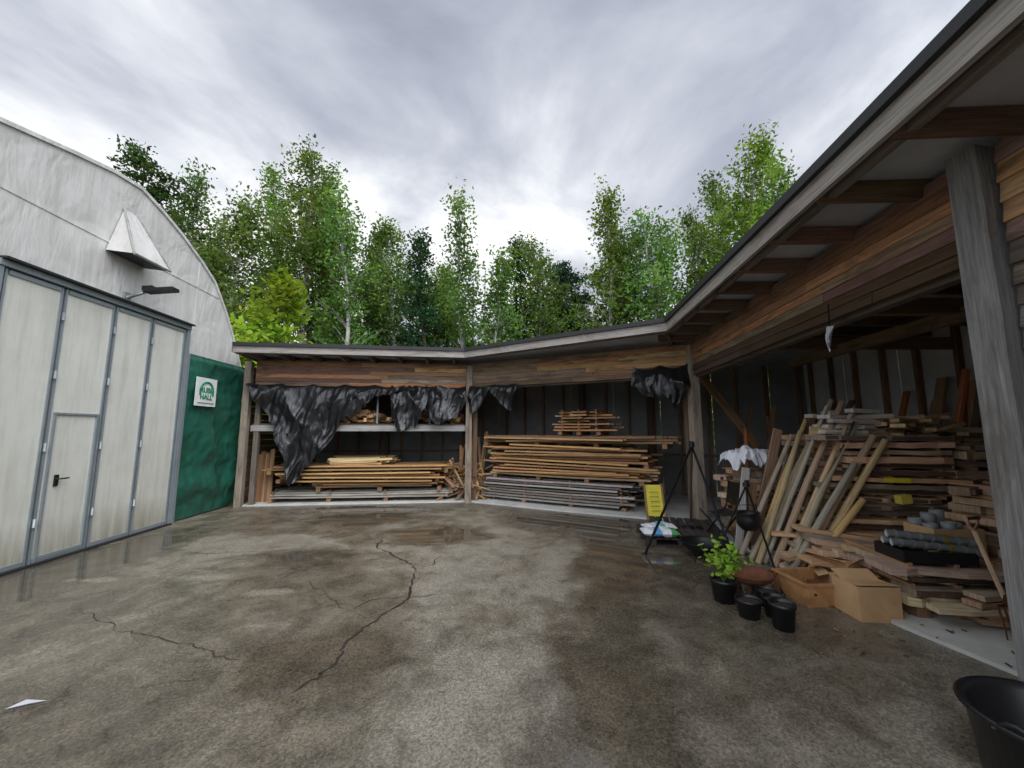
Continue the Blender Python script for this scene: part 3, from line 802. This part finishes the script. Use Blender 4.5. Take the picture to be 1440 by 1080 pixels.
pot((2.06,3.58,0),.10,.15).obj('plant_pot'); pot((2.36,3.80,0),.09,.14).obj('plant_pot'); pot((2.22,3.38,0),.095,.20).obj('plant_pot'); pot((2.29,3.59,0),.09,.16).obj('plant_pot')
b=pot((2.02,3.90,0),.115,.2)
for k in range(18):
    a=U(0,6.28); r=U(.05,.19); z=.2+U(.1,.32); p0=V(2.02,3.9,.17); p1=V(2.02+r*math.cos(a),3.9+r*math.sin(a),z)
    b.tube([p0,(p0+p1)/2+V(0,0,.03),p1],.004,4,m='leaf',col=(.12,.2,.04))
    for q in range(9):
        c=p0.lerp(p1,U(.35,1.05))+V(U(-.05,.05),U(-.05,.05),U(-.03,.05)); u=V(U(-1,1),U(-1,1),U(-.3,.6)).normalized(); w=u.cross(V(U(-1,1),U(-1,1),1)).normalized(); s=U(.02,.04)
        b.poly([c-u*s,c-u*s*.3+w*s*.7,c+u*s*.5+w*s*.6,c+u*s*1.2,c+u*s*.5-w*s*.6,c-u*s*.3-w*s*.7],col=var((.30,.46,.07),.3),m='leaf')
b.obj('potted_plant')
def openbox(c,L,W,h,ang,m,col=(1,1,1),th=.012,flaps=0,taper=.0,rim=False):
    b=B(); d=V(math.cos(ang),math.sin(ang),0); n=V(-d.y,d.x,0); c=Vector(c)
    b.box(c+V(0,0,th/2),L-2*th,W-2*th,th,tuple(d),m=m,col=col)
    for s in (-1,1):
        b.box(c+n*s*(W/2-th/2)+V(0,0,h/2),L,h,th,tuple(d),tuple(n+V(0,0,taper*s)),m=m,col=col)
        b.box(c+d*s*(L/2-th/2)+V(0,0,h/2),W-2*th-.004,h-.002,th,tuple(n),tuple(d),m=m,col=col)
        if rim:
            b.beam(c+n*s*(W/2)+d*(-L/2-.01)+V(0,0,h),c+n*s*(W/2)+d*(L/2+.01)+V(0,0,h),.035,.02,m=m,col=col)
            b.beam(c+d*s*(L/2)+n*(-W/2)+V(0,0,h+.002),c+d*s*(L/2)+n*(W/2)+V(0,0,h+.002),.035,.02,m=m,col=col)
        if flaps:
            o=U(.4,1.1); fd=(n*s*math.cos(o)+V(0,0,math.sin(o)*U(-.6,.8)))
            b.box(c+n*s*(W/2)+V(0,0,h)+fd*W*.22,L*.97,W*.44,.005,tuple(d),tuple(fd.cross(d)),m=m,col=col)
            fd=(d*s*1.0+V(0,0,U(-.5,.8))).normalized()
            b.box(c+d*s*(L/2)+V(0,0,h)+fd*W*.2,W*.95,W*.4,.005,tuple(n),tuple(fd.cross(n)),m=m,col=col)
    return b
M['enamel']=plain('rusty_enamel',(.46,.24,.10),.55,0,.4,5,.1,(.15,.05,.02))
b=openbox((2.98,3.98,0),.58,.42,.19,.06,'enamel',th=.02,rim=True)
for k in range(9): b.box(V(2.98+U(-.2,.2),3.98+U(-.12,.12),.06+U(0,.05)),.16,.06,.04,(U(-1,1),U(-1,1),0),col=(.2,.1,.05),m='rust')
for x in (-.2,.0,.2): b.tube([(2.98+x,3.765,.11),(2.98+x,3.75,.11)],.012,8,m='black')
b.obj('rusty_steel_box')
openbox((3.46,4.22,.03),.42,.32,.26,.3,'card',th=.008,flaps=1).obj('cardboard_box')
openbox((3.30,4.05,.03),.30,.24,.18,-.4,'card',th=.008,flaps=1).obj('cardboard_box')
b=openbox((3.12,3.62,0),.34,.30,.28,-.05,'card',th=.006,flaps=0)
b.box((3.12,3.55,.283),.34,.145,.006,(1,-.05,0),(0,.15,1),m='card'); b.box((3.13,3.72,.30),.33,.14,.006,(1,-.05,0),(0,-.5,1),m='card')
b.box((3.12,3.62,.273),.325,.28,.004,(1,-.05,0),m='card')
b.obj('cardboard_box')
openbox((4.12,3.85,.46),.44,.3,.24,-.05,'card',th=.008,flaps=0).obj('cardboard_box')
b=B()
for (x,y,z) in ((4.02,3.86,.52),(4.15,3.82,.54),(4.27,3.88,.52),(4.10,3.95,.60),(4.22,3.98,.62),(3.98,3.96,.55)):
    b.lathe((x,y,z),[(0,0),(.05,0),(.05,.13),(.053,.14),(.053,.2),(.045,.2),(.045,.02)],m='paint',col=(.24,.26,.26),n=18)
b.obj('metal_cans')
openbox((3.72,3.66,.46),.56,.34,.1,-.15,'plastic',th=.012).obj('plastic_crate')
b=B()
for (o,z) in ((0,.58),(.085,.58),(.04,.645)):
    p0=V(3.46,3.68+o,z+.02); p1=V(3.98,3.48+o,z-.01); dd=(p1-p0).normalized()
    b.tube([p0,p1],.035,14,col=(.44,.47,.48),m='paint')
    for k in range(6): q=p0+dd*(.05+.085*k); b.tube([q,q+dd*.02],.04,14,col=(.6,.62,.63) if k!=4 else (.75,.55,.05),m='paint')
    b.tube([p1-dd*.01,p1+dd*.05],.038,14,col=(.78,.8,.78),m='paint')
b.obj('drain_pipes')
# tins and a jug left on the piles
def tin(name,c,r,h,col,lid=(.5,.5,.5)):
    b=B(); b.lathe(c,[(0,0),(r,0),(r,.01),(r*.97,.015),(r*.97,h-.015),(r,h-.01),(r,h)],m='paint',col=col,n=20); b.lathe(c,[(r*.93,h),(r*.9,h-.006),(0,h-.006)],m='paint',col=lid,n=20)
    b.tube([V(*c)+V(r*math.cos(t),0,h*.8+r*.9*math.sin(t)) for t in np.linspace(0,math.pi,8)],.003,4,m='galv'); return b.obj(name)
tin('paint_tin',(4.62,3.62,1.08),.07,.14,(.55,.5,.12)); tin('paint_tin',(4.82,3.55,1.08),.08,.17,(.2,.3,.4)); tin('paint_tin',(5.1,3.6,1.08),.09,.2,(.5,.5,.48))
b=B()
b.beam((4.15,4.42,1.06),(4.42,4.39,1.05),.004,.05,col=(.8,.65,.04),m='paint'); b.box((4.28,4.36,.86),.12,.08,.09,(1,0,.1),col=(.72,.6,.1),m='paint')
b.obj('yellow_strap')
b=B()
ba=V(3.80,3.16,.30); tp=V(3.72,3.24,.80)
b.tube([ba,tp],.016,9,col=(.62,.42,.27),m='wood')
u=V(1,.1,0).normalized()
b.tube([tp,tp+u*.045+V(0,0,.05),tp+u*.055+V(0,0,.1)],.011,7,col=(.55,.34,.24),m='wood'); b.tube([tp,tp-u*.045+V(0,0,.05),tp-u*.055+V(0,0,.1)],.011,7,col=(.55,.34,.24),m='wood'); b.tube([tp-u*.06+V(0,0,.1),tp+u*.06+V(0,0,.1)],.014,8,col=(.55,.34,.24),m='wood')
b.tube([ba+V(0,0,.05),ba-V(0,0,.03)],.02,8,m='rust'); b.tube([ba-u*.08+V(0,0,-.03),ba+u*.08+V(0,0,-.03)],.01,6,m='rust')
for k in range(4):
    q=ba+u*(-.08+.0533*k)+V(0,0,-.03); b.tube([q,q+V(.01,-.02,-.15),V(q.x+.03,q.y-.01,.0)],[.008,.007,.003],6,m='rust')
b.obj('garden_fork')
b=B(); b.lathe((2.38,1.84,0),[(0,0),(.23,0),(.25,.03),(.285,.33),(.31,.335),(.315,.35),(.305,.36),(.285,.352),(.27,.33),(.24,.04),(0,.03)],m='plastic',n=48)
for a in (.3,3.4): b.tube([(2.38+.30*math.cos(a+t),1.84+.30*math.sin(a+t),.33+.05*math.sin((t+.25)/.5*3.14)) for t in np.linspace(-.25,.25,7)],.012,7,m='plastic')
b.obj('black_tub')
b=B(); b.poly([(-2.92,2.44,.01),(-2.82,2.47,.02),(-2.77,2.52,.006),(-2.86,2.49,.03)],col=(.4,.4,.42),m='paint'); b.obj('plastic_scrap')
b=B()
for k in range(260):
    if k<170: x=U(2.2,3.6); y=U(2.8,6.8)
    else: x=U(-5.5,2.5); y=8.3-.15*abs(x+1)+U(-.5,.3)
    s=U(.008,.022); a=U(0,6.28)
    b.box((x,y,.008 if x<3.1 else .04),s*U(1,3),s*.6,.006,(math.cos(a),math.sin(a),U(-.1,.1)),col=var(RND.choice([(.2,.13,.07),(.10,.07,.045),(.34,.24,.13)])),m='wood')
b.obj('wood_chips')

# ------------------------------------------------------------------ vegetation
def leafmesh(name,C,S,COL,tubes=None,flat=0,rs=None):
    n=len(C); rs=rs or np.random.RandomState(1)
    u=rs.normal(size=(n,3)); u[:,2]*=(1-flat); u/=np.linalg.norm(u,axis=1)[:,None]
    w=rs.normal(size=(n,3)); w=np.cross(u,w); w/=np.linalg.norm(w,axis=1)[:,None]
    S=S[:,None]
    vs=np.stack([C-u*S,C+w*S*.55,C+u*S,C-w*S*.55],1).reshape(-1,3)
    b=tubes or B()
    nv0=len(b.v)
    tv=np.array([tuple(v) for v in b.v]).reshape(-1,3)
    allv=np.concatenate([tv,vs]) if nv0 else vs
    base=np.array([allv[:,0].mean(),allv[:,1].mean(),allv[:,2].min()])
    me=bpy.data.meshes.new(name)
    nf0=len(b.f); loops0=[i for f in b.f for i in f]; tot0=[len(f) for f in b.f]
    nl=len(loops0)+4*n
    me.vertices.add(len(allv)); me.vertices.foreach_set('co',(allv-base).ravel())
    me.loops.add(nl); me.loops.foreach_set('vertex_index',np.concatenate([np.array(loops0,dtype=int),np.arange(4*n)+nv0]).astype(np.int32))
    tot=np.concatenate([np.array(tot0,dtype=int),np.full(n,4)]).astype(np.int32); st=np.concatenate([[0],np.cumsum(tot)[:-1]]).astype(np.int32)
    me.polygons.add(nf0+n); me.polygons.foreach_set('loop_start',st); me.polygons.foreach_set('loop_total',tot)
    me.materials.append(M['leaf']); me.materials.append(M['bark'])
    me.polygons.foreach_set('material_index',np.concatenate([np.ones(nf0),np.zeros(n)]).astype(np.int32))
    me.update(calc_edges=True); me.validate()
    ca=me.color_attributes.new('Col','FLOAT_COLOR','POINT')
    cc=np.ones((len(allv),4)); 
    if nv0: cc[:nv0]=np.array(b.c)
    cc[nv0:,:3]=np.repeat(COL,4,0)
    ca.data.foreach_set('color',cc.ravel())
    o=bpy.data.objects.new(name,me); o.location=base; scene.collection.objects.link(o); return o
def tree(name,x,y,ztop,R,kind,seed,dens=1.):
    rs=np.random.RandomState(seed); z0=hg(x,y)-.2; Ht=ztop-z0
    b=B(); bend=rs.uniform(-.8,.8,2)
    def tr(t): return V(x+bend[0]*t*t*1.2+.15*math.sin(t*7+seed),y+bend[1]*t*t,z0+Ht*t*.97)
    bc={'birch':(.50,.48,.44),'pine':(.22,.13,.08),'spruce':(.10,.075,.055),'maple':(.13,.11,.09)}[kind]
    r0=.010*Ht
    b.tube([tr(t) for t in np.linspace(0,1,9)],[r0*(1-t)**.8+.02 for t in np.linspace(0,1,9)],7,col=bc,m='bark')
    base={'birch':(.115,.185,.045),'pine':(.042,.082,.045),'spruce':(.032,.068,.036),'maple':(.26,.32,.05)}[kind]
    base=np.array(base)*rs.uniform(.75,1.3)*np.array([rs.uniform(.8,1.15),1,rs.uniform(.8,1.4)])
    f0={'birch':.24,'pine':.4,'spruce':.12,'maple':.15}[kind]
    nb=int({'birch':82,'pine':56,'spruce':100,'maple':60}[kind]*dens)
    CC=[];SS=[];CL=[]
    lobes=rs.uniform(.4,1.45,8); pe=rs.uniform(.5,.85)
    for k in range(nb):
        t=f0+(1-f0)*((k+rs.rand())/nb)**.9
        q=(t-f0)/(1-f0); a=rs.uniform(0,6.28)
        if kind=='spruce': r=R*(1-q)**.9*rs.uniform(.75,1.1)+.12; up=-.25
        elif kind=='pine': r=R*min(1,q/.3+.3)*(1-q)**.45*rs.uniform(.6,1.15)+.2; up=.25
        else: r=R*min(1,q/.25+.35)*(1-q)**pe*rs.uniform(.4,1.2)*lobes[int(a/6.28*8+t*5)%8]+.15; up=.75
        p0=tr(max(0,t-(.04 if kind=='spruce' else .07))); p1=tr(t)+V(math.cos(a)*r,math.sin(a)*r,r*up*.5)
        b.tube([p0,p0.lerp(p1,.5)+V(0,0,.08*r),p1],[r0*.28*(1-q)+.012,r0*.16*(1-q)+.01,.006],4,col=tuple(c*.6 for c in bc),m='bark',cap=False)
        nc=max(1,int(r*1.8+.5))
        for j in range(nc):
            s=.35+.65*(j+rs.rand())/nc; c=np.array(p0.lerp(p1,s))+rs.normal(size=3)*.12*r
            cr=(.33 if kind=='birch' else .3)*rs.uniform(.6,1.35)
            n=int({'birch':46,'pine':58,'spruce':40,'maple':60}[kind]*rs.uniform(.5,1.3))
            g=np.clip(rs.normal(size=(n,3)),-1.6,1.6)*cr
            if kind in('pine','spruce'): g[:,2]*=.4
            else: g[:,2]=g[:,2]*1.15-.1
            CC.append(c+g)
            SS.append(rs.uniform(.07,.14,n)*(1. if kind=='birch' else .95 if kind!='maple' else 1.2))
            sh=rs.uniform(.45,1.55); ye=rs.uniform(.85,1.2)
            col=base*sh*np.array([ye,1,.9])
            CL.append(np.clip(col*rs.uniform(.75,1.25,(n,1)),0,.5))
    return leafmesh(name,np.concatenate(CC),np.concatenate(SS),np.concatenate(CL),b,.2,rs)
T=[('pine',-22.2,19.3,.9,2.8),('birch',-19.3,18.0,.95,2.5),('birch',-16.5,16.3,.85,2.3),('birch',-12.06,19.2,1.0,3.0),('birch',-13.8,18,1.1,2.6),
('birch',-9.5,16.2,.9,2.5),('birch',-6.9,15.0,1,2.4),('spruce',-5.0,14,.9,1.5),('birch',-2.8,15.8,.95,1.5),('birch',-.9,12.4,.9,1.7),('birch',1.8,13.3,1.0,1.7),
('birch',5.6,16.4,.95,1.9),('birch',8.4,15.2,.9,2.2),('birch',14.0,20.3,.85,3.1),('birch',16.7,19.2,.9,2.6),('birch',11.4,15.4,1.0,2.4),('spruce',.5,13.2,1.1,1.4),('pine',6.6,13.6,1.1,2.0),
('birch',-24.0,16.5,1.0,2.4),('birch',-17.8,14.6,1.15,2.6),('birch',-4.2,11.6,1.2,2.2),('pine',3.2,11.6,1.15,2.0),('birch',12.9,17.8,1.05,2.3),('spruce',-8.2,13.5,1.2,1.8),('spruce',-11,14,1.15,1.7),('birch',-10.8,17.5,1.1,2.2)]
for i,(k,X,Z,s,R) in enumerate(T):
    tree(k+'_tree',X*s,22*s,(Z-1.6)*s+1.6,R,k,100+i,.75 if (X==-2.8) else 1.)
tree('maple_tree',-9.0,13.3,7.3,1.8,'maple',77)
tree('maple_tree',6.3,13.8,5.2,1.4,'maple',78,.7)
def mass(name,n,box,top,S,base,seed,clump=40,trunks=0):
    rs=np.random.RandomState(seed); CC=[];CL=[]; b=B()
    for k in range(trunks):
        x=rs.uniform(*box[0]); y=rs.uniform(*box[1]); z=hg(x,y); h=top*rs.uniform(.7,1.1); g=rs.uniform(.12,.42)
        b.tube([(x,y,z-.2),(x+rs.uniform(-.4,.4),y,z+h)],[.09,.03],5,col=(g,g*.95,g*.87),m='bark',cap=False)
    for k in range(n):
        x=rs.uniform(*box[0]); y=rs.uniform(*box[1]); z=hg(x,y)+rs.rand()**1.2*top*(.6+.4*math.sin(x*1.1+seed)*math.sin(x*.37+y*.5+1))
        m=int(clump*rs.uniform(.6,1.3)); CC.append(np.array([x,y,z])+np.clip(rs.normal(size=(m,3)),-1.8,1.8)*[.55,.5,.45])
        CL.append(np.clip(np.array(base)*rs.uniform(.3,1.7)*np.array([rs.uniform(.8,1.3),1,.9])*rs.uniform(.7,1.3,(m,1)),0,.5))
    C=np.concatenate(CC); rs2=np.random.RandomState(seed+1)
    return leafmesh(name,C,rs2.uniform(S*.6,S*1.2,len(C)),np.concatenate(CL),b if trunks else None,.2,rs2)
mass('undergrowth',480,((-20,12),(14.2,19)),4.4,.15,(.09,.155,.037),5)
mass('undergrowth',130,((9.5,16),(8,19)),4.0,.15,(.10,.165,.04),6)
mass('distant_forest',1000,((-45,34),(26,33)),8.5,.26,(.026,.05,.02),8,40,110)  # leaf colour lowered to paint in the dark shadow gap behind the trees

# ------------------------------------------------------------------ world
w=bpy.data.worlds.new('World'); scene.world=w; w.use_nodes=True
t=w.node_tree; t.nodes.clear()
out=node(t,'ShaderNodeOutputWorld'); bg=node(t,'ShaderNodeBackground'); t.links.new(bg.outputs[0],out.inputs[0])
sky=node(t,'ShaderNodeTexSky'); sky.sky_type='NISHITA'; sky.sun_disc=False
SE,SA=math.radians(50),math.radians(140)
sky.sun_elevation=SE; sky.sun_rotation=SA
tc=node(t,'ShaderNodeTexCoord'); G=tc.outputs['Generated']
sep=node(t,'ShaderNodeSeparateXYZ'); t.links.new(G,sep.inputs[0])
den=math_(t,'ADD',math_(t,'MAXIMUM',sep.outputs[2],0.),.35)
cx=math_(t,'DIVIDE',sep.outputs[0],den); cy=math_(t,'DIVIDE',sep.outputs[1],den)
cmb=node(t,'ShaderNodeCombineXYZ'); t.links.new(cx,cmb.inputs[0]); t.links.new(cy,cmb.inputs[1])
n1=noise(t,mapping(t,cmb.outputs[0],(1,1.1,1),(3.6,1.2,0)),1.9,7,.55,.4)
n2=noise(t,mapping(t,cmb.outputs[0],(1,1,1),(7.3,2.2,0)),.8,3,.5,.2)
v=math_(t,'ADD',math_(t,'MULTIPLY',n1,.75),math_(t,'MULTIPLY',n2,.25))
def dirblob(d,pw,amt):
    d=Vector(d).normalized(); dp=node(t,'ShaderNodeVectorMath',operation='DOT_PRODUCT'); t.links.new(G,dp.inputs[0]); dp.inputs[1].default_value=d
    return math_(t,'MULTIPLY',math_(t,'POWER',math_(t,'MAXIMUM',dp.outputs['Value'],0.),pw),amt)
for d,pw,am in (((-1.0,.9,.70),26,.14),((-.62,1,.50),50,.13),((-.18,1,.50),40,.10),((.1,1,.34),30,.08),((-.35,1,.95),30,-.05),((.7,.8,.8),14,-.04),((-1,.7,.25),30,.06)):
    v=math_(t,'ADD',v,dirblob(d,pw,am))
cl=ramp(t,v,[(.36,(.38,.41,.50)),(.44,(.50,.53,.63)),(.51,(.64,.67,.76)),(.58,(.86,.89,.95)),(.66,(1.2,1.2,1.2))])
gl=math_(t,'ADD',1.0,math_(t,'ADD',dirblob((.5,-.7,.7),3,2.2),dirblob((0,-1,.5),2,1.5)))  # added brightening of the unseen sky behind the camera, lights hall and bays
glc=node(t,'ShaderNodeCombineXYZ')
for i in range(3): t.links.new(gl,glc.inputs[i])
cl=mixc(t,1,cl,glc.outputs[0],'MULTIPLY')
skm=mixc(t,1,sky.outputs[0],(.1,.1,.1),'MULTIPLY')
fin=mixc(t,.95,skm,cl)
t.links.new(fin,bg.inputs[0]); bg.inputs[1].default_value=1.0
sun=bpy.data.lights.new('sun','SUN'); sun.energy=1.5; sun.angle=math.radians(35); sun.color=(1,.96,.9)
so=bpy.data.objects.new('sun',sun); scene.collection.objects.link(so)
dv=V(math.sin(SA)*math.cos(SE),math.cos(SA)*math.cos(SE),math.sin(SE)); so.rotation_euler=dv.to_track_quat('Z','Y').to_euler(); so.location=dv*50

cam=bpy.data.cameras.new('camera'); cam.sensor_width=36; cam.lens=545/1440*36; cam.clip_end=1000; cam.clip_start=.05
co=bpy.data.objects.new('camera',cam); scene.collection.objects.link(co)
co.location=(0,0,1.6); co.rotation_euler=(math.pi/2+math.atan(66/545),0,0)
scene.camera=co
scene.view_settings.view_transform='Standard'; scene.view_settings.look='None'; scene.view_settings.exposure=0
